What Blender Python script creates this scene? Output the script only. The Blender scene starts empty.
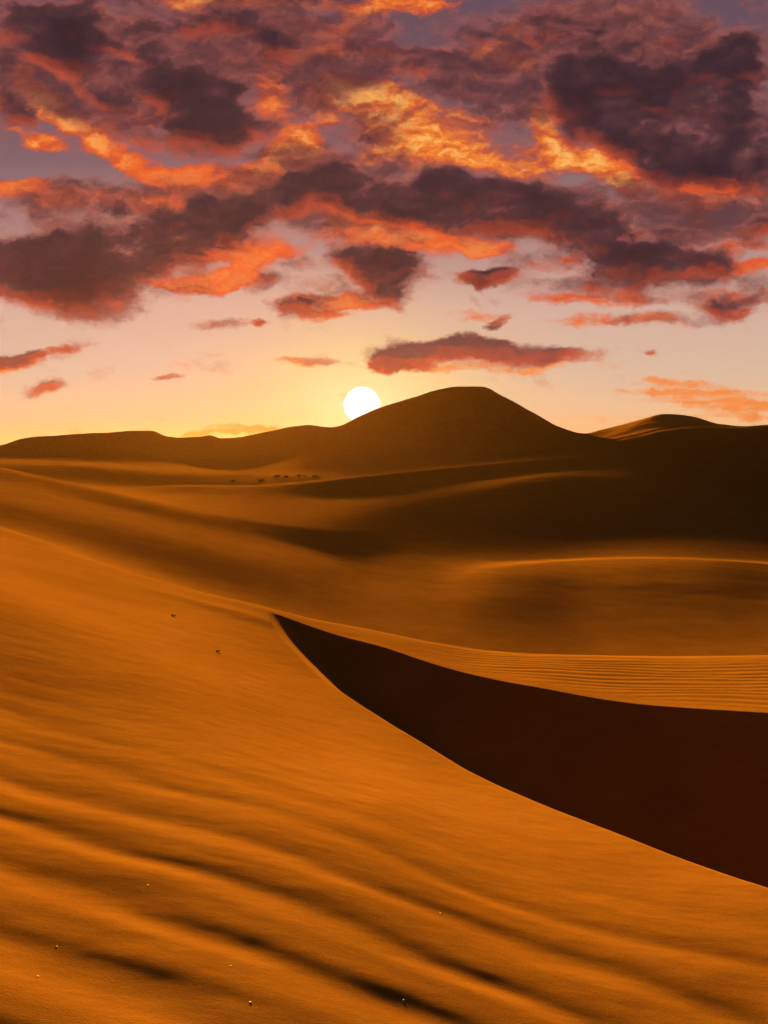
import bpy, math, random
import numpy as np
from mathutils import Vector

random.seed(4)
scene = bpy.context.scene
R = math.radians

# ---------------------------------------------------------------- settings
F = 1000.0            # focal length in picture widths of 768 px
HY = 452.0            # row of the true horizon
SUN_AZ = -9.0         # sun lamp: degrees left of the view axis (+Y)
SUN_EL = 5.0
SUN_STRENGTH = 5.0
SUN_COL = (1.0, 0.43, 0.03)
EXPOSURE = 2.3
GAIN = 2.0 ** EXPOSURE

scene.render.resolution_x, scene.render.resolution_y = 768, 1024
scene.view_settings.view_transform = 'Standard'
scene.view_settings.look = 'None'
scene.view_settings.gamma = 1.0
scene.view_settings.use_curve_mapping = False
scene.view_settings.exposure = EXPOSURE
scene.render.engine = 'CYCLES'
scene.cycles.use_denoising = True
scene.cycles.max_bounces = 6
scene.cycles.diffuse_bounces = 1
scene.cycles.volume_bounces = 1
scene.cycles.use_adaptive_sampling = False


def srgb(r, g, b):
    def f(c):
        c /= 255.0
        return c / 12.92 if c <= 0.04045 else ((c + 0.055) / 1.055) ** 2.4
    return (f(r), f(g), f(b))


# ---------------------------------------------------------------- numeric noise
_rng = np.random.RandomState(11)
_PERM = _rng.permutation(512)
_ANG = _rng.rand(512) * 2 * np.pi
_GX, _GY = np.cos(_ANG), np.sin(_ANG)


def noise2(x, y):
    xi, yi = np.floor(x).astype(np.int64), np.floor(y).astype(np.int64)
    xf, yf = x - xi, y - yi
    u = xf * xf * xf * (xf * (xf * 6 - 15) + 10)
    v = yf * yf * yf * (yf * (yf * 6 - 15) + 10)

    def g(ix, iy, fx, fy):
        h = _PERM[(_PERM[ix & 511] + iy) & 511]
        return _GX[h] * fx + _GY[h] * fy
    a = g(xi, yi, xf, yf)
    b = g(xi + 1, yi, xf - 1, yf)
    c = g(xi, yi + 1, xf, yf - 1)
    d = g(xi + 1, yi + 1, xf - 1, yf - 1)
    return (a + (b - a) * u) + ((c + (d - c) * u) - (a + (b - a) * u)) * v


def fbm(x, y, n=4):
    s, a = 0.0, 1.0
    for _ in range(n):
        s = s + a * noise2(x, y)
        x, y, a = x * 2.03 + 17.3, y * 2.03 - 9.1, a * 0.5
    return s


def smoothstep(a, b, x):
    t = np.clip((x - a) / (b - a), 0, 1)
    return t * t * (3 - 2 * t)


# ---------------------------------------------------------------- curves
def hermite(xk, yk, x):
    """monotone cubic through (xk, yk) along one axis, flat outside"""
    xk, yk = np.asarray(xk, float), np.asarray(yk, float)
    h = np.diff(xk)
    d = np.diff(yk) / h
    m = np.zeros_like(yk)
    m[1:-1] = np.where(d[:-1] * d[1:] > 0, 2 * d[:-1] * d[1:] / np.where(d[:-1] + d[1:] == 0, 1, d[:-1] + d[1:]), 0)
    m[0], m[-1] = d[0], d[-1]
    x = np.clip(x, xk[0], xk[-1])
    i = np.clip(np.searchsorted(xk, x, 'right') - 1, 0, len(xk) - 2)
    t = (x - xk[i]) / h[i]
    return ((2 * t**3 - 3 * t**2 + 1) * yk[i] + (t**3 - 2 * t**2 + t) * h[i] * m[i]
            + (-2 * t**3 + 3 * t**2) * yk[i + 1] + (t**3 - t**2) * h[i] * m[i + 1])


def curve(pts, soft=0.0):
    a = np.array(pts, float)
    if not soft:
        return lambda x: hermite(a[:, 0], a[:, 1], x)
    xs = np.arange(-400.0, 1201.0)
    k = np.exp(-0.5 * (np.arange(-int(4 * soft), int(4 * soft) + 1) / soft) ** 2)
    k /= k.sum()
    n = len(k) // 2
    v = np.pad(hermite(a[:, 0], a[:, 1], xs), n, mode='edge')
    v = np.convolve(v, k, 'valid')
    return lambda x: np.interp(x, xs, v)


# Each guide line of the land: distance from the viewer and height, as functions of the bearing.
# (bearings are written as the picture column a line of that bearing falls on)
def guide(dist, rows=None, z=None, soft=18):
    dist = curve(dist, 24) if isinstance(dist, list) else (lambda x, d=dist: np.full_like(x, d, dtype=float))
    if z is not None:
        zc = curve(z, 20)
        return dist, zc
    rc = curve(rows, soft)
    return dist, (lambda x: -(rc(x) - HY) / F * dist(x))


GUIDES = [
    ('valley', *guide(44, z=[(-150, -4.5), (0, -5.2), (200, -8), (384, -10.6), (560, -12.3), (920, -13)])),
    ('foot', *guide([(-150, 68), (0, 67), (384, 62), (920, 62)],
                    rows=[(-150, 508), (0, 530), (100, 558), (200, 590), (300, 617), (384, 636), (500, 651), (600, 660), (920, 666)])),
    ('brow', *guide([(-150, 87), (0, 85.5), (200, 84), (384, 87), (484, 96.5), (600, 107), (920, 110)],
                    rows=[(-150, 480), (0, 500), (100, 521), (200, 545), (300, 566), (384, 581), (434, 579), (484, 570),
                          (560, 562), (634, 559), (700, 560), (768, 565), (920, 580)])),
    ('dip', *guide([(-150, 110), (0, 108), (100, 100), (200, 98), (300, 99), (384, 101), (484, 109), (600, 119), (920, 122)], rows=[(-150, 464), (0, 481), (100, 505), (200, 528), (300, 548), (384, 560), (484, 560), (634, 556), (768, 561), (920, 570)])),
    ('flat', *guide([(-150, 136), (0, 131), (100, 117), (200, 113), (300, 114), (384, 122), (484, 135), (600, 146), (920, 149)], rows=[(-150, 458), (0, 466), (30, 474), (100, 490), (120, 494), (200, 512), (300, 526), (384, 531), (449, 532),
                               (634, 533), (768, 537), (920, 545)])),
    ('crest', *guide([(-150, 155), (0, 150), (100, 137), (200, 132), (300, 138), (384, 152), (444, 178), (509, 205), (600, 222), (690, 222), (760, 216), (920, 214)],
                     rows=[(-150, 470), (0, 477), (100, 491), (200, 503), (300, 508), (384, 503), (444, 492), (509, 481), (584, 474.5),
                           (634, 474), (669, 478), (720, 492), (768, 505), (920, 520)])),
    ('behind', *guide([(-150, 175), (0, 170), (100, 156), (200, 150), (300, 157), (384, 176), (444, 204), (509, 232), (600, 246), (920, 248)], rows=[(-150, 474), (0, 479), (100, 489), (185, 496), (300, 497), (384, 491), (444, 481), (509, 473), (584, 466), (640, 466),
                                 (690, 478), (730, 492), (768, 502), (920, 515)])),
    ('ridge', *guide([(-150, 195), (0, 190), (100, 178), (200, 175), (310, 181), (384, 203), (450, 238), (600, 270), (768, 292), (920, 298)],
                     rows=[(-150, 470), (0, 476), (60, 482), (120, 488), (185, 485), (240, 486), (310, 481), (384, 473), (500, 462), (600, 455), (700, 450),
                           (768, 444), (920, 436)])),
    ('hollow', *guide([(-150, 222), (310, 230), (500, 310), (920, 338)], z=[(-150, -6), (0, -6.2), (185, -9.5), (310, -10), (500, -8), (700, -6), (920, -5)])),
    ('low', *guide([(-150, 275), (0, 282), (185, 294), (384, 332), (500, 366), (920, 388)], rows=[(-150, 456), (0, 463), (100, 466), (140, 470), (185, 472), (300, 474), (384, 470), (500, 464), (600, 458), (700, 455), (920, 452)])),
    ('spur', *guide([(-150, 400), (100, 410), (300, 425), (384, 425), (600, 420), (700, 415), (920, 410)],
                    rows=[(-150, 453), (0, 459), (60, 459), (110, 461), (150, 463), (185, 465), (200, 469), (240, 472), (260, 469), (290, 460), (320, 451),
                          (350, 446), (384, 445), (430, 447), (560, 452), (600, 449), (630, 440), (665, 433), (700, 429), (734, 429.5), (768, 429), (920, 434)], soft=7)),
    ('saddle', *guide(462, rows=[(-150, 455), (0, 456), (40, 458), (150, 459), (185, 461), (210, 463), (260, 467), (290, 463), (320, 455), (350, 450), (384, 440), (430, 428), (470, 414),
                                 (500, 418), (540, 432), (584, 448), (640, 436), (700, 428), (768, 428), (920, 436)])),
    ('skyline', *guide([(-150, 500), (100, 490), (200, 560), (330, 580), (430, 530), (485, 520), (584, 560), (660, 540), (768, 520), (920, 520)],
                       rows=[(-150, 452), (-50, 450), (0, 447), (20, 440), (40, 437), (100, 433), (135, 430), (152, 429.5), (166, 436), (190, 438),
                             (202, 437), (210, 435), (220, 438), (260, 433), (310, 426.5), (330, 428), (362, 416), (384, 408), (410, 400),
                             (440, 391), (462, 388), (483, 388), (500, 396), (540, 418), (560, 429), (584, 435), (600, 431.5), (640, 421),
                             (665, 415.5), (690, 417), (720, 425), (740, 427), (768, 426), (850, 430), (920, 434)], soft=2.5)),
    ('lee', *guide([(-150, 640), (100, 640), (485, 660), (920, 660)], z=[(-150, -13), (920, -13)])),
    ('plain', *guide(900, z=[(-150, -16), (920, -16)])),
    ('edge', *guide(3200, z=[(-150, -16), (920, -16)])),
]
GI = {g[0]: i for i, g in enumerate(GUIDES)}

# near dune: (column, row, height relative to the eye)
TOP_POINTS = [
    (-250, 1300, -1.9), (384, 1300, -2.17), (1000, 1300, -2.5),
    (0, 1024, -1.985), (384, 1024, -2.25), (768, 1024, -2.62),
    (0, 850, -1.96), (250, 850, -2.15), (500, 930, -2.45), (384, 800, -2.42),
    (0, 700, -1.91), (200, 700, -2.20),
    (768, 890, -2.72), (609, 830, -2.76), (464, 768, -2.80), (384, 721, -2.80), (317, 675, -2.78), (278, 634, -2.77), (268, 612, -2.76),
    (0, 600, -1.75), (100, 610, -2.12), (180, 610, -2.45),
    (-250, 900, -1.7), (-250, 600, -1.25), (-250, 480, -0.75),
    (0, 525, -1.78), (50, 541, -2.04), (100, 560, -2.28), (200, 589, -2.62), (300, 613, -2.86), (384, 629, -3.08), (484, 648, -3.30),
    (584, 652, -3.36), (768, 652, -3.38), (1000, 654, -3.4),
    (384, 648, -3.0), (534, 687, -3.16), (634, 704, -3.22), (768, 714, -3.26), (1000, 735, -3.3),
    (1000, 960, -2.7),
]
CREST = [(-250, 480), (-100, 501), (0, 525), (50, 541.5), (100, 560), (200, 589), (250, 601), (300, 613), (384, 629.5), (430, 639),
         (484, 647), (540, 651), (584, 652), (768, 651.5), (1000, 654)]
CREST_Z = [(-250, -0.75), (0, -1.78), (50, -2.04), (100, -2.28), (200, -2.62), (300, -2.86), (384, -3.08), (484, -3.3), (584, -3.36), (768, -3.38), (1000, -3.4)]
RIM = [(265, 609.5, -2.75), (270, 619, -2.76), (278, 633.5, -2.77), (296, 655, -2.78), (317, 675, -2.78), (345, 697, -2.80), (384, 721, -2.80),
       (424, 744, -2.80), (464, 768, -2.80), (534, 800, -2.78), (609, 830, -2.76), (684, 860, -2.74), (768, 889, -2.72)]
BRINK = [(265, 609.5, -2.75), (300, 621, -2.82), (340, 634, -2.9), (384, 647.5, -3.0), (420, 658, -3.04), (459, 669, -3.09), (534, 687, -3.16),
         (634, 704, -3.22), (700, 710, -3.25), (768, 714, -3.26), (1000, 730, -3.3)]


def to_world(px, py, z):
    d = -z * F / (py - HY)
    return ((px - 384.0) / F * d, d, z)


def tps_fit(p, v, lam=1e-4):
    n = len(p)
    r2 = ((p[:, None] - p[None]) ** 2).sum(-1)
    K = 0.5 * r2 * np.log(r2 + 1e-12) + lam * np.eye(n)
    P = np.c_[np.ones(n), p]
    A = np.block([[K, P], [P.T, np.zeros((3, 3))]])
    return np.linalg.solve(A, np.r_[v, 0, 0, 0])


_tw = np.array([to_world(*t) for t in TOP_POINTS])
_tp = np.c_[_tw[:, 0] / _tw[:, 1] * 3.0, np.log(_tw[:, 1])]
_tc = tps_fit(_tp, _tw[:, 2])


def top_surface(u, d):
    a, b = u * 3.0, np.log(np.clip(d, 2.0, 60.0))
    out = _tc[-3] + _tc[-2] * a + _tc[-1] * b
    for k in range(len(_tp)):
        r2 = (a - _tp[k, 0]) ** 2 + (b - _tp[k, 1]) ** 2
        out = out + _tc[k] * 0.5 * r2 * np.log(r2 + 1e-12)
    return out


def densify(pts, n=12):
    pts = np.array(pts, float)
    t = np.arange(len(pts))
    tt = np.linspace(0, len(pts) - 1, (len(pts) - 1) * n + 1)
    return np.stack([hermite(t, pts[:, k], tt) for k in range(pts.shape[1])], 1)


def poly_dist(x, y, line):
    best = np.full(x.shape, 1e9)
    for (ax, ay), (bx, by) in zip(line[:-1], line[1:]):
        dx, dy = bx - ax, by - ay
        L = dx * dx + dy * dy
        if L < 1e-12:
            continue
        t = np.clip(((x - ax) * dx + (y - ay) * dy) / L, 0, 1)
        best = np.minimum(best, (x - ax - t * dx) ** 2 + (y - ay - t * dy) ** 2)
    return np.sqrt(best)


def inside(x, y, poly):
    res = np.zeros(x.shape, bool)
    n = len(poly)
    for i in range(n):
        x0, y0 = poly[i]
        x1, y1 = poly[(i + 1) % n]
        if y0 == y1:
            continue
        c = ((y0 > y) != (y1 > y)) & (x < (x1 - x0) * (y - y0) / (y1 - y0) + x0)
        res ^= c
    return res


_rim = np.array([to_world(*p)[:2] for p in RIM])
_rim = densify(np.r_[_rim, [(3.4, 5.35), (6.0, 4.2), (11, 3.2), (20, 3.5)]], 6)
_brk = np.array([to_world(*p)[:2] for p in BRINK])
_brk = densify(np.r_[_brk, [(12.5, 11.3), (20, 12.5)]], 6)
_HOLE = np.r_[_rim, _brk[::-1]]


# ---------------------------------------------------------------- the land as one height function
def land(theta, rad):
    """theta: bearing from +Y (right positive), rad: distance. -> x, y, z, region id"""
    lim = R(27.0)
    u_in = np.tan(np.clip(theta, -lim, lim))
    w = np.clip((np.abs(theta) - R(80)) / R(100), 0, 1)          # behind the viewer both sides blend
    u = np.where(np.abs(theta) > lim, np.sign(theta) * math.tan(lim) * (1 - w), u_in)
    d = rad * np.cos(np.minimum(np.abs(theta), lim))
    x, y = rad * np.sin(theta), rad * np.cos(theta)
    px = u * F + 384.0

    # far land: monotone cubic through the guide lines along each bearing
    col = px[:, 0]
    D = np.stack([g[1](col) for g in GUIDES], 1)
    Z = np.stack([g[2](col) for g in GUIDES], 1)
    H = np.diff(D, axis=1)
    S = np.diff(Z, axis=1) / H
    M = np.zeros_like(Z)
    p = S[:, :-1] * S[:, 1:]
    w1, w2 = 2 * H[:, 1:] + H[:, :-1], H[:, 1:] + 2 * H[:, :-1]
    with np.errstate(all='ignore'):
        hm = (w1 + w2) / (w1 / S[:, :-1] + w2 / S[:, 1:])
    M[:, 1:-1] = np.where(p > 0, hm, 0)
    k_ = np.exp(-0.5 * (np.arange(-36, 37) / 12.0) ** 2)
    k_ /= k_.sum()
    for i in range(1, len(GUIDES) - 1):                               # no creases along a bearing
        if GUIDES[i][0] not in ('skyline', 'saddle', 'spur'):
            M[:, i] = np.convolve(np.pad(M[:, i], 36, mode='edge'), k_, 'valid')
    zf = np.zeros_like(d)
    seg = np.zeros(d.shape, int)
    for i in range(len(GUIDES)):
        seg += d >= D[:, i:i + 1]
    k = np.clip(seg - 1, 0, len(GUIDES) - 2)
    ii = np.arange(d.shape[0])[:, None]
    h = H[ii, k]
    t = np.clip((d - D[ii, k]) / h, 0, 1)
    zf = ((2 * t**3 - 3 * t**2 + 1) * Z[ii, k] + (t**3 - 2 * t**2 + t) * h * M[ii, k]
          + (-2 * t**3 + 3 * t**2) * Z[ii, k + 1] + (t**3 - t**2) * h * M[ii, k + 1])
    far_w = smoothstep(40, 70, d)
    zf = zf + far_w * (0.04 * fbm(x / 14.0, y / 9.0, 3) * smoothstep(20, 120, d)
                       + (0.8 * fbm(x / 70.0 + 3, y / 45.0, 4)
                         - 2.2 * np.abs(fbm(x / 85.0 + 7 + 0.3 * y / 85.0, y / 60.0, 3)) + 0.8) * smoothstep(250, 420, d))

    # near dune
    zt = top_surface(u, np.minimum(d, 40))
    row = curve(CREST)(px)
    cz = curve(CREST_Z)(px)
    dc = -cz * F / (row - HY)
    over = d - dc
    zcrest = top_surface(u, np.minimum(d, dc))
    rnd = 0.25
    fall = 0.5 * (np.sqrt(np.maximum(over, -50) ** 2 + rnd ** 2) + over) * 0.52 - 0.26 * rnd * 0
    zn = np.where(over > 0, zcrest, zt) - fall

    near = d < 42
    xs, ys = x[near], y[near]
    ins = inside(xs, ys, _HOLE)
    dr, db = poly_dist(xs, ys, _rim), poly_dist(xs, ys, _brk)
    sgn = np.where(ins, 1.0, -1.0)

    # wind ripples of the near slope (crests run across the view, sinking to the right)
    wx = xs + 0.35 * noise2(xs * 0.55 + 4, ys * 0.55)
    ph = (ys + 0.36 * xs) / 0.58 + 0.26 * noise2(xs * 0.42 + 9, ys * 0.75) + 0.20 * noise2(xs * 1.3, ys * 1.9)
    ph2 = (ys + 0.3 * xs) / 0.26 + 0.5 * noise2(xs * 0.9, ys * 1.2)

    def rip(q):
        f = q - np.floor(q)
        s = np.where(f < 0.44, f / 0.44, (1 - f) / 0.56)             # short side faces the viewer
        return s * s * (3 - 2 * s)
    rr = np.hypot(xs, ys)
    ax = ys - 1.05 * (xs + 1.5)
    amp = 1 - smoothstep(4.0, 7.4, ys + 0.42 * xs + 0.7 * noise2(xs * 0.5, ys * 0.5))
    amp = amp * (0.95 + 0.25 * noise2(xs * 0.6 + 30, ys * 0.9))
    amp2 = (1 - smoothstep(3.5, 9.0, ys + 0.8 * xs)) * (0.5 + 0.9 * noise2(xs * 0.8, ys * 1.1 + 50))
    rz = (0.0108 + 0.0014 * smoothstep(4.0, 5.5, np.hypot(xs, ys))) * amp * (-0.5 * np.cos(2 * np.pi * ph + 0.35 * np.sin(2 * np.pi * ph))) + 0.0016 * np.clip(amp2, 0, 1) * (rip(ph2) - 0.5)
    # fine ripples of the lit shelf beyond the hollow
    on_shelf = smoothstep(0.1, 0.9, db) * (1 - smoothstep(2.8, 4.6, db)) * smoothstep(-0.3, 2.6, xs) * (ys > 10) * (~ins)
    ph3 = (ys - 0.05 * xs) / 0.26 + 1.1 * noise2(xs * 0.35, ys * 0.9) + 0.5 * noise2(xs * 0.9, ys * 1.8)
    rz = rz + 0.0052 * on_shelf * (1 + 0.9 * noise2(xs * 0.5, ys * 0.7)) * (rip(ph3) - 0.5)
    rz = rz + 0.0025 * fbm(xs * 1.6, ys * 2.4, 3) + 0.03 * noise2(xs * 0.22, ys * 0.3)
    # soft terracette just left of where the hollow opens
    jx, jy = _rim[0]
    a = (xs - jx) * 0.80 + (ys - jy) * -0.60
    b = (xs - jx) * 0.60 + (ys - jy) * 0.80
    rz = rz + 0.016 * np.exp(-((b + 0.9 - 0.10 * a) / 0.35) ** 2) * np.exp(-((a - 0.4) / 2.6) ** 2) * (~ins)

    zc = zn[near] + rz
    rr_ = 0.06
    slip = 0.62 * db
    back = 0.72 * (np.sqrt(dr * dr + rr_ ** 2) - rr_)
    q = 6.0
    dep = -np.log(np.exp(-slip * q) + np.exp(-back * q) + np.exp(-1.9 * q)) / q
    dep = dep + np.log(2 + math.exp(-1.9 * q)) / q * np.exp(-(slip + back) * 4)
    zc = np.where(ins, zc - np.maximum(dep, 0), zc)
    zn = zn.copy()
    zn[near] = zc

    z = np.maximum(zn, zf)
    s = np.clip(0.5 + 0.5 * (zn - zf) / 0.5, 0, 1)
    z = np.where(d > 18, zf * (1 - s) + zn * s + 0.25 * s * (1 - s), zn)
    z = np.where((d > 60), zf, z)

    reg = np.full(d.shape, 0)
    nearside = (zn > zf) & (d < 60)
    seg_to = {}
    reg = np.where(d >= D[:, GI['valley']][:, None], 1, reg)
    reg = np.where(d >= D[:, GI['dip']][:, None], 2, reg)
    reg = np.where(d >= D[:, GI['behind']][:, None], 3, reg)
    reg = np.where(d >= D[:, GI['hollow']][:, None], 4, reg)
    sp = D[:, GI['spur']][:, None] + 18
    far = np.where(px < 186, 5, np.where(px < 336, 6, np.where(px < 584, 7, 8)))
    reg = np.where(d >= sp, far, reg)
    reg = np.where(d >= D[:, GI['lee']][:, None], 9, reg)
    reg = np.where((d < 60) & nearside | (d < 20), 0, reg)
    return x, y, z, reg


def sequence(parts):
    out = []
    for a, b, step in parts:
        n = max(1, int(round((b - a) / step)))
        out.append(np.linspace(a, b, n, endpoint=False))
    out.append([parts[-1][1]])
    return np.concatenate(out)


th = np.radians(sequence([(-180, -40, 4), (-40, -24, 0.4), (-24, 24, 0.055), (24, 40, 0.4), (40, 180, 4)]))[:-1]
lr = sequence([(math.log(0.4), math.log(2.6), 0.02), (math.log(2.6), math.log(24), 0.0026), (math.log(24), math.log(60), 0.012),
               (math.log(60), math.log(700), 0.0042), (math.log(700), math.log(3200), 0.05)])
rad = np.exp(lr)
TH, RAD = np.meshgrid(th, rad, indexing='ij')
X, Y, Z, REG = land(TH, RAD)
NT, NR = X.shape


def ground_z(x, y):
    t = math.atan2(x, y)
    i = int(np.argmin(np.abs(th - t)))
    j = int(np.argmin(np.abs(rad - math.hypot(x, y))))
    return float(Z[i, j])


# normals over the whole land so that neighbouring dunes shade without a seam
co = np.stack([X, Y, Z], -1)
dT = np.roll(co, -1, 0) - np.roll(co, 1, 0)
dR = np.zeros_like(co)
dR[:, 1:-1] = co[:, 2:] - co[:, :-2]
dR[:, 0], dR[:, -1] = co[:, 1] - co[:, 0], co[:, -1] - co[:, -2]
NRM = np.cross(dT, dR)
NRM /= np.linalg.norm(NRM, axis=-1, keepdims=True) + 1e-12
NRM *= np.sign(NRM[..., 2:3])


# ---------------------------------------------------------------- materials
def new_mat(name):
    m = bpy.data.materials.new(name)
    m.use_nodes = True
    nt = m.node_tree
    return m, nt, nt.nodes, nt.links, nt.nodes['Principled BSDF']


def sand_material():
    m, nt, N, L, b = new_mat('sand')
    geo = N.new('ShaderNodeNewGeometry')

    def noise(scale, detail, sx=1, sy=1, rough=0.55):
        mp = N.new('ShaderNodeMapping')
        mp.inputs['Scale'].default_value = (scale * sx, scale * sy, scale)
        L.new(geo.outputs['Position'], mp.inputs['Vector'])
        n = N.new('ShaderNodeTexNoise')
        n.inputs['Scale'].default_value = 1.0
        n.inputs['Detail'].default_value = detail
        n.inputs['Roughness'].default_value = rough
        L.new(mp.outputs['Vector'], n.inputs['Vector'])
        return n
    broad = noise(0.5, 4)
    fine = noise(9, 5, 0.5)
    grain = noise(170, 2, rough=0.7)
    mix = N.new('ShaderNodeMath'); mix.operation = 'MULTIPLY_ADD'
    L.new(fine.outputs['Fac'], mix.inputs[0]); mix.inputs[1].default_value = 0.5
    L.new(broad.outputs['Fac'], mix.inputs[2])
    mix2 = N.new('ShaderNodeMath'); mix2.operation = 'MULTIPLY_ADD'
    L.new(grain.outputs['Fac'], mix2.inputs[0]); mix2.inputs[1].default_value = 0.7
    L.new(mix.outputs[0], mix2.inputs[2])
    cr = N.new('ShaderNodeValToRGB')
    cr.color_ramp.elements[0].position = 0.55
    cr.color_ramp.elements[0].color = (0.36, 0.174, 0.05, 1)
    cr.color_ramp.elements[1].position = 1.0
    cr.color_ramp.elements[1].color = (0.53, 0.28, 0.088, 1)
    L.new(mix2.outputs[0], cr.inputs['Fac'])
    # scale: the ramp runs over roughly 0.55 .. 1.65
    mr = N.new('ShaderNodeMapRange')
    mr.inputs['From Min'].default_value = 0.7; mr.inputs['From Max'].default_value = 1.5
    L.new(mix2.outputs[0], mr.inputs['Value'])
    L.new(mr.outputs['Result'], cr.inputs['Fac'])
    cr.color_ramp.elements[0].position = 0.0
    L.new(cr.outputs['Color'], b.inputs['Base Color'])
    b.inputs['Roughness'].default_value = 0.9
    b.inputs['Specular IOR Level'].default_value = 0.0
    bump = N.new('ShaderNodeBump')
    bump.inputs['Strength'].default_value = 0.4
    bump.inputs['Distance'].default_value = 0.004
    L.new(grain.outputs['Fac'], bump.inputs['Height'])
    bump2 = N.new('ShaderNodeBump')
    bump2.inputs['Strength'].default_value = 0.22
    bump2.inputs['Distance'].default_value = 0.012
    L.new(fine.outputs['Fac'], bump2.inputs['Height'])
    L.new(bump.outputs['Normal'], bump2.inputs['Normal'])
    L.new(bump2.outputs['Normal'], b.inputs['Normal'])
    return m


SAND = sand_material()


def simple_mat(name, c1, c2, scale, rough=0.85):
    m, nt, N, L, b = new_mat(name)
    tc = N.new('ShaderNodeTexCoord')
    n = N.new('ShaderNodeTexNoise')
    n.inputs['Scale'].default_value = scale
    n.inputs['Detail'].default_value = 4
    L.new(tc.outputs['Object'], n.inputs['Vector'])
    cr = N.new('ShaderNodeValToRGB')
    cr.color_ramp.elements[0].position = 0.35; cr.color_ramp.elements[0].color = (*c1, 1)
    cr.color_ramp.elements[1].position = 0.65; cr.color_ramp.elements[1].color = (*c2, 1)
    L.new(n.outputs['Fac'], cr.inputs['Fac'])
    L.new(cr.outputs['Color'], b.inputs['Base Color'])
    b.inputs['Roughness'].default_value = rough
    return m


# ---------------------------------------------------------------- land meshes
def link(o):
    scene.collection.objects.link(o)
    return o


LAND = {
    0: ('sand_dune', 'bright orange rippled sand dune nearest the viewer, with a dark slip face'),
    1: ('sand_dune', 'dim brown low dune just beyond the bright foreground dune'),
    2: ('sand_dune', 'dune with a dark shaded face and a thin pale crest on the right'),
    3: ('sand_dune', 'long low sand ridge in front of the far hills, darkest at its right end'),
    4: ('desert_ground', 'hollow sandy ground at the foot of the far dunes'),
    5: ('sand_dune', 'flat-topped dark dune on the far left skyline'),
    6: ('sand_dune', 'low rounded far dune left of the sun'),
    7: ('sand_dune', 'tallest pointed far dune that the sun sets behind'),
    8: ('sand_dune', 'far double-humped dune right of the tallest peak'),
    9: ('desert_ground', 'flat sandy plain beyond the far dunes'),
}

IDX = np.arange(NT * NR).reshape(NT, NR)
nxt = np.roll(IDX, -1, 0)
q = np.stack([IDX[:, :-1], IDX[:, 1:], nxt[:, 1:], nxt[:, :-1]], -1).reshape(-1, 4)
qreg = REG[:, :-1].reshape(-1)
CO, NN = co.reshape(-1, 3), NRM.reshape(-1, 3)
for r, (name, label) in LAND.items():
    f = q[qreg == r]
    if not len(f):
        continue
    used, inv = np.unique(f, return_inverse=True)
    f = inv.reshape(-1, 4)
    me = bpy.data.meshes.new(name)
    me.vertices.add(len(used))
    me.vertices.foreach_set('co', CO[used].ravel())
    me.loops.add(f.size)
    me.loops.foreach_set('vertex_index', f[:, ::-1].ravel().astype(np.int32))
    me.polygons.add(len(f))
    me.polygons.foreach_set('loop_start', np.arange(0, f.size, 4, dtype=np.int32))
    me.polygons.foreach_set('loop_total', np.full(len(f), 4, dtype=np.int32))
    me.polygons.foreach_set('use_smooth', np.ones(len(f), dtype=bool))
    me.update(calc_edges=True)
    if me.polygons[0].normal.z < 0:
        me.flip_normals()
    me.normals_split_custom_set_from_vertices(NN[used].tolist())
    me.materials.append(SAND)
    o = link(bpy.data.objects.new(name, me))
    o['kind'] = 'structure'
    o['label'] = label

# ---------------------------------------------------------------- sky
world = bpy.data.worlds.new('World')
scene.world = world
world.use_nodes = True
WT = world.node_tree
WT.nodes.clear()


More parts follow.
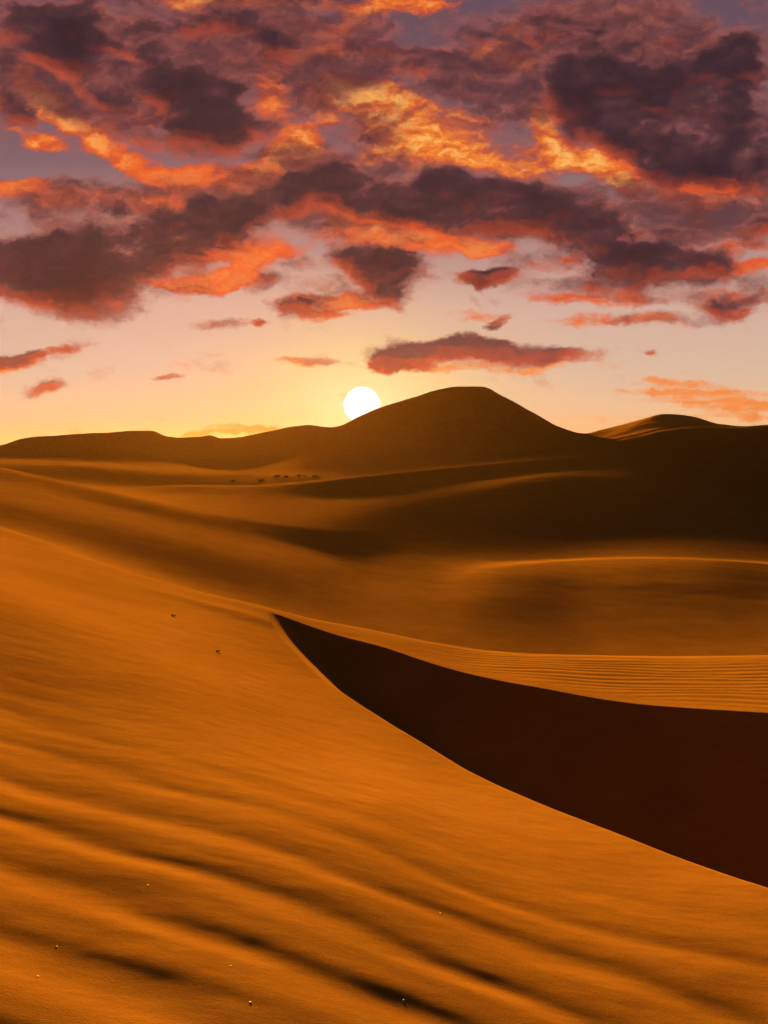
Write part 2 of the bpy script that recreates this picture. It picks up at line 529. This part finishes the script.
class Net:
    def __init__(self, tree):
        self.t, self.N, self.L = tree, tree.nodes, tree.links

    def put(self, sock, v):
        if isinstance(v, bpy.types.NodeSocket):
            self.L.new(v, sock)
        elif v is not None:
            sock.default_value = v

    def math(self, op, a, b=None, c=None, clamp=False):
        n = self.N.new('ShaderNodeMath'); n.operation = op; n.use_clamp = clamp
        for s, v in zip(n.inputs, (a, b, c)):
            self.put(s, v)
        return n.outputs[0]

    def vec(self, op, a, b=None):
        n = self.N.new('ShaderNodeVectorMath'); n.operation = op
        self.put(n.inputs[0], a); self.put(n.inputs[1], b)
        return n.outputs[0] if op not in ('LENGTH', 'DOT_PRODUCT') else n.outputs['Value']

    def ramp(self, v, a, b, lo=0.0, hi=1.0, smooth=True):
        n = self.N.new('ShaderNodeMapRange')
        n.interpolation_type = 'SMOOTHSTEP' if smooth else 'LINEAR'
        self.put(n.inputs['Value'], v)
        n.inputs['From Min'].default_value, n.inputs['From Max'].default_value = a, b
        n.inputs['To Min'].default_value, n.inputs['To Max'].default_value = lo, hi
        return n.outputs[0]

    def mix(self, f, a, b, mode='MIX'):
        n = self.N.new('ShaderNodeMix'); n.data_type = 'RGBA'; n.blend_type = mode
        self.put(n.inputs[0], f)
        for s, v in ((n.inputs[6], a), (n.inputs[7], b)):
            self.put(s, (*v, 1) if isinstance(v, tuple) and len(v) == 3 else v)
        return n.outputs[2]

    def colors(self, v, stops, interp='LINEAR'):
        n = self.N.new('ShaderNodeValToRGB')
        e = n.color_ramp.elements
        n.color_ramp.interpolation = interp
        while len(e) < len(stops):
            e.new(0.5)
        for k, (p, c) in zip(e, stops):
            k.position, k.color = p, (*c, 1)
        self.put(n.inputs['Fac'], v)
        return n.outputs['Color']

    def noise(self, v, scale, detail=6, rough=0.55, lac=2.0, color=False, dist=0.0):
        n = self.N.new('ShaderNodeTexNoise')
        self.put(n.inputs['Vector'], v)
        n.inputs['Scale'].default_value = scale
        n.inputs['Detail'].default_value = detail
        n.inputs['Roughness'].default_value = rough
        n.inputs['Lacunarity'].default_value = lac
        n.inputs['Distortion'].default_value = dist
        return n.outputs['Color' if color else 'Fac']

    def mapping(self, v, loc=(0, 0, 0), rot=0.0, scale=(1, 1, 1), inverse=False):
        n = self.N.new('ShaderNodeMapping')
        n.vector_type = 'TEXTURE' if inverse else 'POINT'
        self.put(n.inputs['Vector'], v)
        n.inputs['Location'].default_value = loc
        n.inputs['Rotation'].default_value = (0, 0, rot)
        n.inputs['Scale'].default_value = scale
        return n.outputs[0]

    def blobs(self, v, items):
        """sum of soft ellipses: (column, row, half width, half height, tilt in degrees, strength)"""
        # the running sum rides in Z, which keeps the shader's memory small
        for (cx, cy, rx, ry, tilt, amp) in items:
            if abs(tilt) < 5:
                m_ = self.N.new('ShaderNodeVectorMath'); m_.operation = 'MULTIPLY_ADD'
                self.L.new(v, m_.inputs[0])
                m_.inputs[1].default_value = (100 / rx, 100 / ry, 0)
                m_.inputs[2].default_value = (-(cx - 384) / rx, -(HY - cy) / ry, 0)
                p = m_.outputs[0]
            else:
                p = self.mapping(v, ((cx - 384) / 100, (HY - cy) / 100, 0), R(tilt), (rx / 100, ry / 100, 1e8), True)
            g = self.ramp(self.vec('LENGTH', p), 0.30, 1.40, amp, 0.0)
            n = self.N.new('ShaderNodeVectorMath'); n.operation = 'MULTIPLY_ADD'
            self.L.new(g, n.inputs[0]); n.inputs[1].default_value = (0, 0, 1); self.L.new(v, n.inputs[2])
            v = n.outputs[0]
        sp = self.N.new('ShaderNodeSeparateXYZ')
        self.L.new(v, sp.inputs[0])
        acc = sp.outputs['Z']
        return acc


def lum(r, g, b):
    """a colour as it shows in the sky -> light the sky gives off (Background strength 0.1)"""
    return tuple(c / GAIN / 0.1 for c in srgb(r, g, b))


# bearing/elevation of each cloud of the evening sky (half widths along and across, tilt, thickness)
DARK = [
    (120, 30, 150, 42, -4, 0.62), (270, 40, 70, 34, 0, 0.55), (30, 30, 70, 40, 0, 0.5),
    (98, 88, 56, 22, -30, 0.75), (208, 115, 58, 46, -12, 1.0), (205, 105, 40, 40, 0, 0.4), (285, 128, 26, 26, -40, 0.55), (170, 85, 50, 30, -25, 0.6),
    (14, 104, 34, 20, -32, 0.8), (130, 132, 60, 18, -32, 0.45),
    (110, 257, 150, 44, 9, 0.95), (225, 215, 80, 30, 14, 0.85), (40, 268, 90, 36, 4, 0.8), (300, 192, 60, 24, 10, 0.75), (330, 170, 24, 26, 0, 0.55),
    (40, 212, 36, 12, -4, 0.4), (110, 208, 24, 12, 0, 0.4), (100, 312, 50, 18, 6, 0.5),
    (390, 203, 62, 36, 0, 0.85), (470, 206, 80, 37, 0, 0.95), (565, 212, 76, 34, -6, 0.85), (350, 185, 30, 30, 0, 0.5),
    (640, 112, 92, 54, -16, 1.0), (712, 82, 60, 44, 20, 0.7), (572, 80, 34, 26, -30, 0.4), (740, 150, 56, 60, 0, 0.8), (590, 95, 50, 44, -20, 0.75), (670, 165, 60, 36, -8, 0.75),
    (640, 25, 100, 40, 0, 0.5), (560, 30, 60, 26, 0, 0.45), (740, 60, 40, 30, 30, 0.7), (450, 75, 60, 22, -14, 0.42),
    (680, 234, 46, 10, 0, 0.6), (755, 228, 32, 16, 0, 0.75), (600, 262, 100, 24, -3, 0.8), (690, 266, 80, 24, 0, 0.75), (590, 290, 50, 10, 0, 0.5),
    (485, 276, 36, 11, 3, 0.85), (370, 262, 46, 24, 0, 0.85), (415, 268, 40, 16, 0, 0.6), (312, 305, 46, 14, -3, 0.7), (388, 294, 34, 18, 0, 0.7),
    (300, 256, 18, 16, 0, 0.5), (272, 282, 24, 9, 10, 0.45),
    (36, 354, 46, 9, 8, 0.8), (44, 389, 22, 8, 14, 0.6), (10, 362, 20, 8, 0, 0.5),
    (410, 353, 48, 18, 0, 0.95), (470, 346, 40, 16, 0, 0.8), (520, 352, 52, 15, -4, 0.8), (575, 357, 36, 10, 0, 0.7), (395, 366, 34, 7, 0, 0.4),
    (499, 320, 12, 7, 20, 0.75), (654, 354, 11, 5, 0, 0.6), (208, 322, 14, 8, 0, 0.55), (242, 321, 26, 6, 4, 0.5), (262, 324, 10, 6, 0, 0.45),
    (316, 361, 40, 5, 0, 0.5), (175, 379, 18, 3, -3, 0.4), (640, 322, 58, 9, 0, 0.5), (745, 310, 40, 13, 4, 0.6), (690, 300, 50, 12, 0, 0.4),
]
ORANGE = [
    (225, 4, 90, 10, 0, 0.9), (395, 5, 80, 14, 0, 0.9), (330, 40, 44, 22, 30, 0.65), (340, 88, 50, 36, 30, 0.7), (380, 105, 50, 24, 0, 0.7),
    (430, 145, 80, 34, -3, 1.0), (500, 55, 52, 18, -18, 0.75), (405, 52, 26, 8, 0, 0.5), (440, 42, 16, 10, 0, 0.5), (466, 86, 16, 10, 0, 0.5),
    (400, 102, 26, 10, 0, 0.5), (545, 125, 26, 18, -50, 0.7), (590, 160, 60, 16, -28, 0.95), (620, 185, 34, 12, -30, 0.7), (530, 165, 60, 20, 0, 0.7),
    (40, 95, 60, 14, -36, 0.85), (110, 148, 100, 16, -32, 0.75), (40, 140, 44, 12, -25, 0.8), (215, 180, 90, 16, -4, 0.95), (285, 160, 40, 24, 30, 0.8),
    (265, 92, 20, 36, 25, 0.85), (300, 150, 30, 40, 0, 0.6), (140, 120, 30, 12, -30, 0.6), (90, 150, 14, 10, 0, 0.4),
    (50, 195, 90, 16, -6, 0.7), (160, 205, 50, 10, 0, 0.6), (20, 185, 30, 10, 0, 0.5), (30, 240, 40, 10, 0, 0.3),
    (420, 240, 70, 16, -3, 1.0), (380, 232, 40, 14, 0, 0.8), (490, 246, 40, 10, 0, 0.9), (560, 236, 20, 8, 0, 0.8), (592, 228, 16, 12, 0, 0.8), (624, 236, 30, 8, 0, 0.8), (570, 254, 30, 7, 0, 0.7),
    (232, 250, 50, 18, 8, 1.0), (190, 282, 60, 10, 6, 0.9), (240, 275, 40, 12, 14, 0.9), (275, 255, 40, 12, 20, 0.6), (40, 302, 40, 7, 0, 0.5),
    (300, 298, 50, 9, 0, 0.8), (355, 300, 30, 14, 0, 0.8), (320, 315, 30, 6, 0, 0.5), (440, 268, 40, 14, 10, 0.4), (330, 222, 36, 24, 0, 0.5),
    (600, 298, 90, 9, 0, 0.7), (720, 250, 70, 16, 0, 0.55), (740, 268, 60, 10, 0, 0.7), (700, 200, 60, 24, 0, 0.5), (720, 185, 40, 18, 30, 0.5), (735, 300, 60, 12, 4, 0.6),
    (670, 42, 18, 8, 0, 0.6), (718, 42, 20, 8, 10, 0.5), (630, 322, 80, 9, 0, 0.5), (590, 320, 30, 20, 40, 0.35),
    (20, 366, 44, 7, 10, 0.7), (400, 366, 60, 8, 0, 0.5), (520, 366, 80, 9, -4, 0.75), (470, 312, 40, 8, 0, 0.35),
    (235, 429, 60, 6, 4, 0.75), (200, 434, 40, 5, 0, 0.6), (715, 394, 100, 6, -3, 0.7), (740, 408, 110, 7, -3, 0.65), (700, 385, 80, 4, -2, 0.55), (690, 402, 90, 4, -3, 0.5), (745, 419, 70, 5, -2, 0.5), (310, 362, 50, 6, 0, 0.4),
]

VEIL = [
    (130, 45, 230, 70, 0, 0.75), (300, 40, 110, 60, 0, 0.7), (60, 70, 110, 50, -10, 0.5), (560, 60, 120, 70, 0, 0.5), (150, 120, 170, 36, -20, 0.7), (620, 40, 190, 60, 0, 0.75), (460, 85, 110, 34, -10, 0.6),
    (340, 120, 80, 60, 0, 0.65), (500, 130, 100, 40, 0, 0.35), (620, 205, 170, 36, -4, 0.75), (720, 215, 100, 60, 0, 0.7), (120, 215, 170, 40, 6, 0.6),
    (330, 190, 110, 40, 0, 0.65), (440, 222, 160, 34, 0, 0.6), (130, 285, 130, 26, 10, 0.6), (660, 285, 150, 26, 0, 0.65), (370, 285, 90, 26, 8, 0.6),
    (100, 312, 60, 16, 6, 0.6), (490, 355, 120, 16, 0, 0.6), (40, 358, 56, 9, 8, 0.6), (230, 322, 50, 8, 0, 0.55), (640, 320, 80, 9, 0, 0.6), (745, 308, 60, 14, 0, 0.6),
    (310, 361, 50, 6, 0, 0.6), (42, 388, 26, 9, 10, 0.6), (420, 60, 50, 16, 0, 0.5), (60, 190, 90, 22, 0, 0.5), (170, 379, 22, 4, 0, 0.5),
]

net = Net(WT)
tc = WT.nodes.new('ShaderNodeTexCoord')
sep = WT.nodes.new('ShaderNodeSeparateXYZ')
WT.links.new(tc.outputs['Generated'], sep.inputs[0])
dy = net.math('MAXIMUM', sep.outputs['Y'], 0.05)
sx = net.math('MULTIPLY', net.math('DIVIDE', sep.outputs['X'], dy), 10.0)
sy = net.math('MULTIPLY', net.math('DIVIDE', sep.outputs['Z'], dy), 10.0)
comb = WT.nodes.new('ShaderNodeCombineXYZ')
WT.links.new(sx, comb.inputs[0]); WT.links.new(sy, comb.inputs[1])
P0 = comb.outputs[0]

# turbulence shared by all the clouds
st = net.mapping(P0, scale=(1.0, 1.5, 1.0))
warp = net.vec('SUBTRACT', net.noise(st, 1.3, 7, 0.66, color=True), (0.5, 0.5, 0.5))
wv = WT.nodes.new('ShaderNodeVectorMath'); wv.operation = 'MULTIPLY_ADD'
WT.links.new(warp, wv.inputs[0]); wv.inputs[1].default_value = (0.62, 0.34, 0); WT.links.new(P0, wv.inputs[2])
P1 = wv.outputs[0]


def dark_density(p):
    q = net.mapping(p, scale=(1.0, 1.45, 1.0))
    n1 = net.noise(q, 1.4, 10, 0.575)
    b = net.blobs(p, DARK)
    b = net.math('MINIMUM', b, 1.0)
    return net.math('MULTIPLY_ADD', net.math('SUBTRACT', n1, 0.5), 2.4, b)


off = WT.nodes.new('ShaderNodeVectorMath'); off.operation = 'ADD'
WT.links.new(P1, off.inputs[0]); off.inputs[1].default_value = (-0.02, -0.13, 0)
D = dark_density(P1)
DB = dark_density(off.outputs[0])
under = net.ramp(net.math('SUBTRACT', D, DB), 0.08, 0.6)          # thins out towards the low sun: a lit underside
cover = net.ramp(D, 0.22, 0.80)
thick = net.ramp(D, 0.35, 1.30, smooth=False)

qo = net.mapping(P1, loc=(7, 3, 0), scale=(0.9, 2.0, 1.0))
no = net.noise(qo, 2.2, 8, 0.60)
OB = net.math('MINIMUM', net.blobs(P1, ORANGE), 1.2)
OD = net.math('MULTIPLY_ADD', net.math('SUBTRACT', no, 0.5), 2.4, OB)
ocov = net.ramp(OD, 0.20, 0.85)
fine = net.noise(net.mapping(P1, scale=(1, 1.7, 1)), 5.5, 6, 0.6)

# fine relief of the cloud faces, lit from low down where the sun is
rq = net.mapping(P1, scale=(1.0, 1.5, 1.0))
rq2 = net.mapping(P1, loc=(0.01, -0.09, 0), scale=(1.0, 1.5, 1.0))
relief = net.math('SUBTRACT', net.noise(rq, 3.4, 9, 0.64), net.noise(rq2, 3.4, 9, 0.64))

# clear evening sky by elevation, warmest round the sun
clear = net.colors(net.ramp(sy, -0.2, 5.0, smooth=False), [
    (0.00, lum(236, 158, 96)), (0.07, lum(240, 182, 122)), (0.13, lum(230, 188, 148)), (0.20, lum(216, 184, 158)),
    (0.32, lum(208, 172, 156)), (0.44, lum(172, 136, 130)), (0.60, lum(126, 98, 106)), (0.80, lum(108, 82, 94)), (1.0, lum(96, 74, 88))])
sunp = net.vec('LENGTH', net.mapping(P0, ((362 - 384) / 100, (HY - 404) / 100, 0), 0, (1.55, 1.0, 1), True))
glow = net.math('POWER', net.ramp(sunp, 0.0, 1.7, 1.0, 0.0), 1.6)
clear = net.mix(net.math('MULTIPLY', glow, 0.7), clear, lum(254, 210, 126))
halo = net.math('POWER', net.ramp(sunp, 0.12, 0.95, 1.0, 0.0, smooth=False), 2.4)
clear = net.mix(net.math('MULTIPLY', halo, 0.9), clear, lum(255, 232, 168))
wide = net.ramp(net.math('ABSOLUTE', sx), 1.0, 5.5)
low = net.ramp(sy, 0.2, 2.2, 1.0, 0.0)

# lit cloud
ocol = net.colors(net.math('MULTIPLY_ADD', net.math('SUBTRACT', fine, 0.5), 0.8, net.math('MULTIPLY_ADD', relief, 1.5, net.math('MULTIPLY', OD, 0.72))), [
    (0.0, lum(130, 80, 82)), (0.25, lum(172, 84, 64)), (0.48, lum(210, 92, 46)), (0.70, lum(240, 130, 50)), (0.95, lum(255, 184, 92))])
# deeper red away from the golden patch in the middle of the sky
gold = net.blobs(P0, [(440, 120, 170, 110, 0, 1.0), (260, 4, 160, 30, 0, 0.8), (60, 120, 120, 60, 0, 0.5), (590, 160, 80, 50, 0, 0.7)])
red = net.mix(0.75, ocol, lum(228, 82, 36), 'MIX')
ocol = net.mix(net.math('MULTIPLY', gold, 1.0, clamp=True), red, ocol)
lowc = net.ramp(sy, 0.9, 1.6, 1.0, 0.0)
ocol = net.mix(lowc, ocol, lum(240, 138, 68))
sky = net.mix(net.math('MULTIPLY', ocov, 0.95), clear, ocol)

# thin brown cloud between and over the lit sheets
qv = net.mapping(P1, loc=(-4, 9, 0), scale=(0.9, 1.7, 1.0))
nv = net.noise(qv, 1.9, 8, 0.6)
VD = net.math('MULTIPLY_ADD', net.math('SUBTRACT', nv, 0.5), 2.2, net.math('MINIMUM', net.blobs(P1, VEIL), 1.05))
vcov = net.ramp(VD, 0.22, 1.0)
vcol = net.colors(net.math('MULTIPLY_ADD', net.math('SUBTRACT', fine, 0.5), 0.6, net.math('MULTIPLY_ADD', relief, -1.7, net.math('MULTIPLY', VD, 0.72))), [
    (0.0, lum(196, 112, 84)), (0.3, lum(160, 84, 70)), (0.6, lum(112, 62, 60)), (1.0, lum(82, 48, 54))])
vcol = net.mix(lowc, vcol, lum(176, 104, 92))
sky = net.mix(net.math('MULTIPLY', vcov, 0.88), sky, vcol)

# thick cloud: dusky body, lit rims and undersides
body = net.colors(net.math('MULTIPLY_ADD', net.math('SUBTRACT', fine, 0.5), 0.26, net.math('MULTIPLY_ADD', relief, -0.9, thick)), [
    (0.0, lum(160, 88, 76)), (0.22, lum(124, 68, 66)), (0.45, lum(82, 52, 57)), (0.7, lum(65, 43, 51)), (1.0, lum(54, 36, 44))])
body = net.mix(net.ramp(sy, 0.8, 1.6, 0.6, 0.0), body, lum(148, 88, 82))
rim = net.math('MULTIPLY', under, net.ramp(D, 0.5, 1.4, 1.0, 0.15))
near_glow = net.math('MAXIMUM', net.math('MULTIPLY', ocov, 0.95), net.ramp(sy, 0.6, 2.0, 0.62, 0.5))
body = net.mix(net.math('MULTIPLY', rim, near_glow), body, lum(226, 88, 44))
sky = net.mix(cover, sky, body)

# behind the viewer the sky is a dull dusk under cloud
nishita = WT.nodes.new('ShaderNodeTexSky')
nishita.sky_type = 'NISHITA'
nishita.sun_disc = False
nishita.sun_elevation = R(SUN_EL)
nishita.sun_rotation = R(SUN_AZ)
nishita.dust_density = 2.0
dusk = net.mix(1.0, nishita.outputs['Color'], (0.018, 0.018, 0.013), 'MULTIPLY')
# the detailed evening clouds fill the sky ahead; round and above them it is plain dull cloud
ahead = net.ramp(sep.outputs['Y'], 0.15, 0.6)
plain = net.mix(ahead, dusk, lum(70, 68, 60))
front = net.math('MULTIPLY', net.ramp(net.math('ABSOLUTE', sx), 5.2, 6.6, 1.0, 0.0),
                 net.math('MULTIPLY', net.ramp(sy, 5.2, 6.6, 1.0, 0.0), net.ramp(sep.outputs['Z'], -0.03, -0.02)))
front = net.math('MULTIPLY', front, net.ramp(sep.outputs['Y'], 0.3, 0.5))


def background(col):
    b = WT.nodes.new('ShaderNodeBackground')
    WT.links.new(col, b.inputs['Color'])
    b.inputs['Strength'].default_value = 0.1
    return b.outputs[0]


ms = WT.nodes.new('ShaderNodeMixShader')
WT.links.new(front, ms.inputs['Fac'])
WT.links.new(background(plain), ms.inputs[1])
WT.links.new(background(sky), ms.inputs[2])
wo = WT.nodes.new('ShaderNodeOutputWorld')
WT.links.new(ms.outputs[0], wo.inputs['Surface'])


def ray_dir(px, py):
    v = np.array([(px - 384) / F, 1.0, (HY - py) / F])
    return v / np.linalg.norm(v)


def hit(px, py, d0=2.5, d1=700):
    """where the line of sight through a bearing meets the sand"""
    v = np.array([(px - 384) / F, 1.0, (HY - py) / F])
    i = int(np.argmin(np.abs(th - math.atan2(v[0], 1.0))))
    c = math.hypot(v[0], 1.0)
    sl = Z[i] / (rad / c)
    j = np.where((sl >= v[2]) & (rad > d0) & (rad < d1))[0]
    k = int(j[0]) if len(j) else int(np.argmin(np.abs(sl - v[2]) + 10 * ((rad < d0) | (rad > d1))))
    return float(X[i, k]), float(Y[i, k]), float(Z[i, k])


def mesh_from(name, verts, faces, mat, smooth=True):
    me = bpy.data.meshes.new(name)
    me.from_pydata(verts, [], faces)
    me.polygons.foreach_set('use_smooth', [smooth] * len(me.polygons))
    me.materials.append(mat)
    me.update()
    return me


def tag(o, label, cat, group=None, kind=None):
    o['label'], o['category'] = label, cat
    if group:
        o['group'] = group
    if kind:
        o['kind'] = kind


# ---------------------------------------------------------------- the low sun itself
import bmesh
SUN_DIST = 60000.0
bm = bmesh.new()
bmesh.ops.create_uvsphere(bm, u_segments=96, v_segments=48, radius=SUN_DIST * 18.2 / F)
me = bpy.data.meshes.new('sun')
bm.to_mesh(me); bm.free()
me.polygons.foreach_set('use_smooth', [True] * len(me.polygons))
sm = bpy.data.materials.new('sun_glow'); sm.use_nodes = True
sm.node_tree.nodes.clear()
em = sm.node_tree.nodes.new('ShaderNodeEmission')
em.inputs['Color'].default_value = (1.0, 0.90, 0.70, 1)
em.inputs['Strength'].default_value = 1.6 / GAIN
mo = sm.node_tree.nodes.new('ShaderNodeOutputMaterial')
sm.node_tree.links.new(em.outputs[0], mo.inputs['Surface'])
me.materials.append(sm)
o = link(bpy.data.objects.new('sun', me))
o.location = tuple(ray_dir(362, 405) * SUN_DIST)
tag(o, 'round glowing white sun setting behind the left flank of the tallest dune', 'sun')

# ---------------------------------------------------------------- desert shrubs on the far ridge
LEAF = simple_mat('shrub_leaf', (0.035, 0.035, 0.016), (0.075, 0.06, 0.03), 3.0)
WOOD = simple_mat('dry_wood', (0.045, 0.026, 0.014), (0.10, 0.06, 0.035), 6.0)


def tube(path, radii, sides=6):
    vs, fs = [], []
    for i, (p, r) in enumerate(zip(path, radii)):
        p = np.array(p, float)
        a = np.array(path[max(i - 1, 0)], float); b = np.array(path[min(i + 1, len(path) - 1)], float)
        t = (b - a) / (np.linalg.norm(b - a) + 1e-9)
        n = np.cross(t, (0.3, 0.9, 0.31)); n /= np.linalg.norm(n) + 1e-9
        m = np.cross(t, n)
        for k in range(sides):
            q_ = 2 * math.pi * k / sides
            vs.append(tuple(p + r * (math.cos(q_) * n + math.sin(q_) * m)))
    for i in range(len(path) - 1):
        for k in range(sides):
            k2 = (k + 1) % sides
            fs.append((i * sides + k, i * sides + k2, (i + 1) * sides + k2, (i + 1) * sides + k))
    fs.append(tuple(range(sides))[::-1]); fs.append(tuple(range((len(path) - 1) * sides, len(path) * sides)))
    return vs, fs


def merge(parts):
    vs, fs = [], []
    for v, f in parts:
        b = len(vs)
        vs += v
        fs += [tuple(i + b for i in t) for t in f]
    return vs, fs


def make_shrub(loc, wid, hgt, label, group, seed):
    rg = random.Random(seed)
    root = link(bpy.data.objects.new('desert_shrub', None))
    root.empty_display_size = 0.2
    root.location = loc
    tag(root, label, 'shrub', group)
    stems, tips = [], []
    for k in range(9):
        a = rg.uniform(0, 2 * math.pi); s_ = rg.uniform(0.3, 1.0)
        tip = (math.cos(a) * wid * 0.48 * s_, math.sin(a) * wid * 0.36 * s_, hgt * rg.uniform(0.55, 1.0) * (1.1 - 0.45 * s_))
        mid = (tip[0] * 0.4, tip[1] * 0.4, tip[2] * 0.6)
        stems.append(tube([(0, 0, -0.1), mid, tip], [0.05, 0.035, 0.012], 5)); tips.append((mid, tip))
    v, f = merge(stems)
    st_ = link(bpy.data.objects.new('stem', mesh_from('stem', v, f, WOOD))); st_.parent = root
    lv = []
    for mid, tip in tips:
        for _ in range(70):
            t = rg.uniform(0.3, 1.05)
            c = [mid[i] + (tip[i] - mid[i]) * t + rg.gauss(0, 0.13 * wid * 0.6) * (0.6 if i == 2 else 1) for i in range(3)]
            c[2] = max(c[2], 0.03)
            L_ = rg.uniform(0.06, 0.13)
            d1 = Vector((rg.gauss(0, 1), rg.gauss(0, 1), rg.gauss(0.3, 1))).normalized() * L_
            d2 = Vector((rg.gauss(0, 1), rg.gauss(0, 1), rg.gauss(0, 1))).cross(d1).normalized() * L_ * 0.45
            c = Vector(c)
            lv.append(([tuple(c - d1), tuple(c + d2), tuple(c + d1), tuple(c - d2)], [(0, 1, 2, 3)]))
    v, f = merge(lv)
    fo = link(bpy.data.objects.new('foliage', mesh_from('foliage', v, f, LEAF, False))); fo.parent = root


SHRUBS = [
    (278, 478, 2.4, 1.1, 'low dark shrub below the sun, left end of the shrub row'),
    (286, 478, 1.7, 0.9, 'small dark shrub second from the left in the row below the sun'),
    (299, 477.5, 2.1, 1.2, 'dark round shrub near the middle of the row on the sand below the sun'),
    (306, 477, 1.5, 0.8, 'smallest dark shrub in the row, just right of the round one'),
    (316, 476.5, 2.8, 1.0, 'wide flat dark shrub at the right end of the row below the sun'),
    (233, 482.5, 2.2, 0.9, 'dark shrub standing apart on the sand, far left of the row below the sun'),
    (262, 481.5, 1.9, 0.8, 'dark shrub between the one apart on the left and the row below the sun'),
]
for k, (px, py, w_, h_, lab) in enumerate(SHRUBS):
    make_shrub(hit(px, py, 150, 300), w_, h_ * 0.7, lab, 'dark desert shrubs below the sun', 40 + k)

# ---------------------------------------------------------------- bits lying on the near sand
PALE = simple_mat('pale_stone', (0.7, 0.58, 0.44), (0.85, 0.76, 0.62), 60.0, 0.6)


def make_pebble(px, py, size, label, group, seed):
    rg = np.random.RandomState(seed)
    bm = bmesh.new()
    bmesh.ops.create_icosphere(bm, subdivisions=3, radius=1.0)
    offv = rg.rand(3) * 10
    for v in bm.verts:
        c = v.co
        n_ = noise2(np.array([c.x * 1.3 + offv[0] + c.z]), np.array([c.y * 1.3 + offv[1] - c.z * 0.7]))[0]
        v.co = c * (1 + 0.5 * n_)
        v.co.x *= size * 0.5; v.co.y *= size * 0.38; v.co.z *= size * 0.13
    me = bpy.data.meshes.new('pebble')
    bm.to_mesh(me); bm.free()
    me.polygons.foreach_set('use_smooth', [True] * len(me.polygons))
    me.materials.append(PALE)
    o = link(bpy.data.objects.new('pebble', me))
    x, y, z = hit(px, py)
    o.location = (x, y, z + size * 0.01)
    o.rotation_euler = (rg.uniform(-.2, .2), rg.uniform(-.2, .2), rg.uniform(0, 6.28))
    tag(o, label, 'pebble', group)


PEBBLES = [
    (38, 977, 0.012, 'tiny pale pebble near the bottom left corner of the sand'),
    (57, 947, 0.009, 'tiny pale pebble just above and right of the bottom left corner one'),
    (148, 886, 0.010, 'tiny pale pebble on a dark ripple at the left, highest of the pebbles'),
    (250, 1003, 0.013, 'tiny pale pebble closest to the bottom edge, on a lit ripple'),
    (231, 967, 0.010, 'tiny pale pebble in a dark ripple trough above the one at the bottom edge'),
    (440, 914, 0.011, 'tiny pale pebble alone in the middle of the near sand'),
    (296, 904, 0.009, 'tiny pale pebble on a lit ripple left of the middle of the near sand'),
    (404, 1001, 0.010, 'tiny pale pebble at the bottom, right of the middle'),
]
for k, (px, py, sz, lab) in enumerate(PEBBLES):
    make_pebble(px, py, sz * 0.85, lab, 'pale pebbles scattered over the near ripples', 60 + k)


def make_twig(px, py, length, ang, label, seed):
    rg = random.Random(seed)
    x, y, z = hit(px, py)
    c, s_ = math.cos(ang), math.sin(ang)
    h = length / 2
    path = [(-h * c, -h * s_, -0.004), (-0.3 * h * c, -0.3 * h * s_ + 0.01, 0.004), (0.4 * h * c, 0.4 * h * s_ - 0.006, 0.007), (h * c, h * s_, 0.001)]
    p2 = [(0.1 * h * c, 0.1 * h * s_, 0.005), (0.3 * h * c + 0.01, 0.3 * h * s_ + 0.02, 0.010), (0.45 * h * c + 0.01, 0.4 * h * s_ + 0.035, 0.012)]
    v, f = merge([tube(path, [0.004, 0.009, 0.008, 0.003], 8), tube(p2, [0.005, 0.004, 0.002], 6)])
    o = link(bpy.data.objects.new('dry_twig', mesh_from('dry_twig', v, f, WOOD)))
    o.location = (x, y, z + 0.006)
    tag(o, label, 'twig', 'dry twigs lying on the bright dune')


make_twig(173, 616, 0.11, -0.5, 'small dark twig lying higher up the bright dune, left of where its dark face begins', 5)
make_twig(218, 652, 0.07, 0.1, 'small dark twig lying lower on the smooth bright sand, nearer the viewer', 6)

# ---------------------------------------------------------------- dusty air
HAZE = 0.00001
bm = bmesh.new()
bmesh.ops.create_cube(bm, size=1.0)
me = bpy.data.meshes.new('haze')
bm.to_mesh(me); bm.free()
hm_ = bpy.data.materials.new('dusty_air'); hm_.use_nodes = True
hn = hm_.node_tree
hn.nodes.clear()
pv = hn.nodes.new('ShaderNodeVolumePrincipled')
pv.inputs['Color'].default_value = (0.95, 0.58, 0.36, 1)
pv.inputs['Density'].default_value = HAZE
pv.inputs['Anisotropy'].default_value = 0.75
ho = hn.nodes.new('ShaderNodeOutputMaterial')
hn.links.new(pv.outputs[0], ho.inputs['Volume'])
me.materials.append(hm_)
o = (link if HAZE else (lambda q: q))(bpy.data.objects.new('haze', me))
o.scale = (6600, 6600, 60)
o.location = (0, 0, 40 - 30)
o['kind'] = 'stuff'
o['label'] = 'thin dusty orange air over the dunes'

# ---------------------------------------------------------------- lamp and camera
def direction(az, el):
    a, e = R(az), R(el)
    return (math.sin(a) * math.cos(e), math.cos(a) * math.cos(e), math.sin(e))


sl = bpy.data.lights.new('sun_lamp', 'SUN')
sl.energy = SUN_STRENGTH
sl.color = SUN_COL
sl.angle = R(1.8)      # the low sun shows this wide
so = link(bpy.data.objects.new('sun_lamp', sl))
so.rotation_euler = Vector(direction(SUN_AZ, SUN_EL)).to_track_quat('Z', 'Y').to_euler()

cam = bpy.data.cameras.new('camera')
cam.sensor_fit = 'VERTICAL'
cam.sensor_height = 36.0
cam.lens = 36.0 * F / 1024.0
cam.shift_y = (HY - 512.0) / 1024.0
cam.clip_start = 0.05
cam.clip_end = 300000
co_ = link(bpy.data.objects.new('camera', cam))
co_.location = (0, 0, 0)
co_.rotation_euler = (R(90), 0, 0)
scene.camera = co_
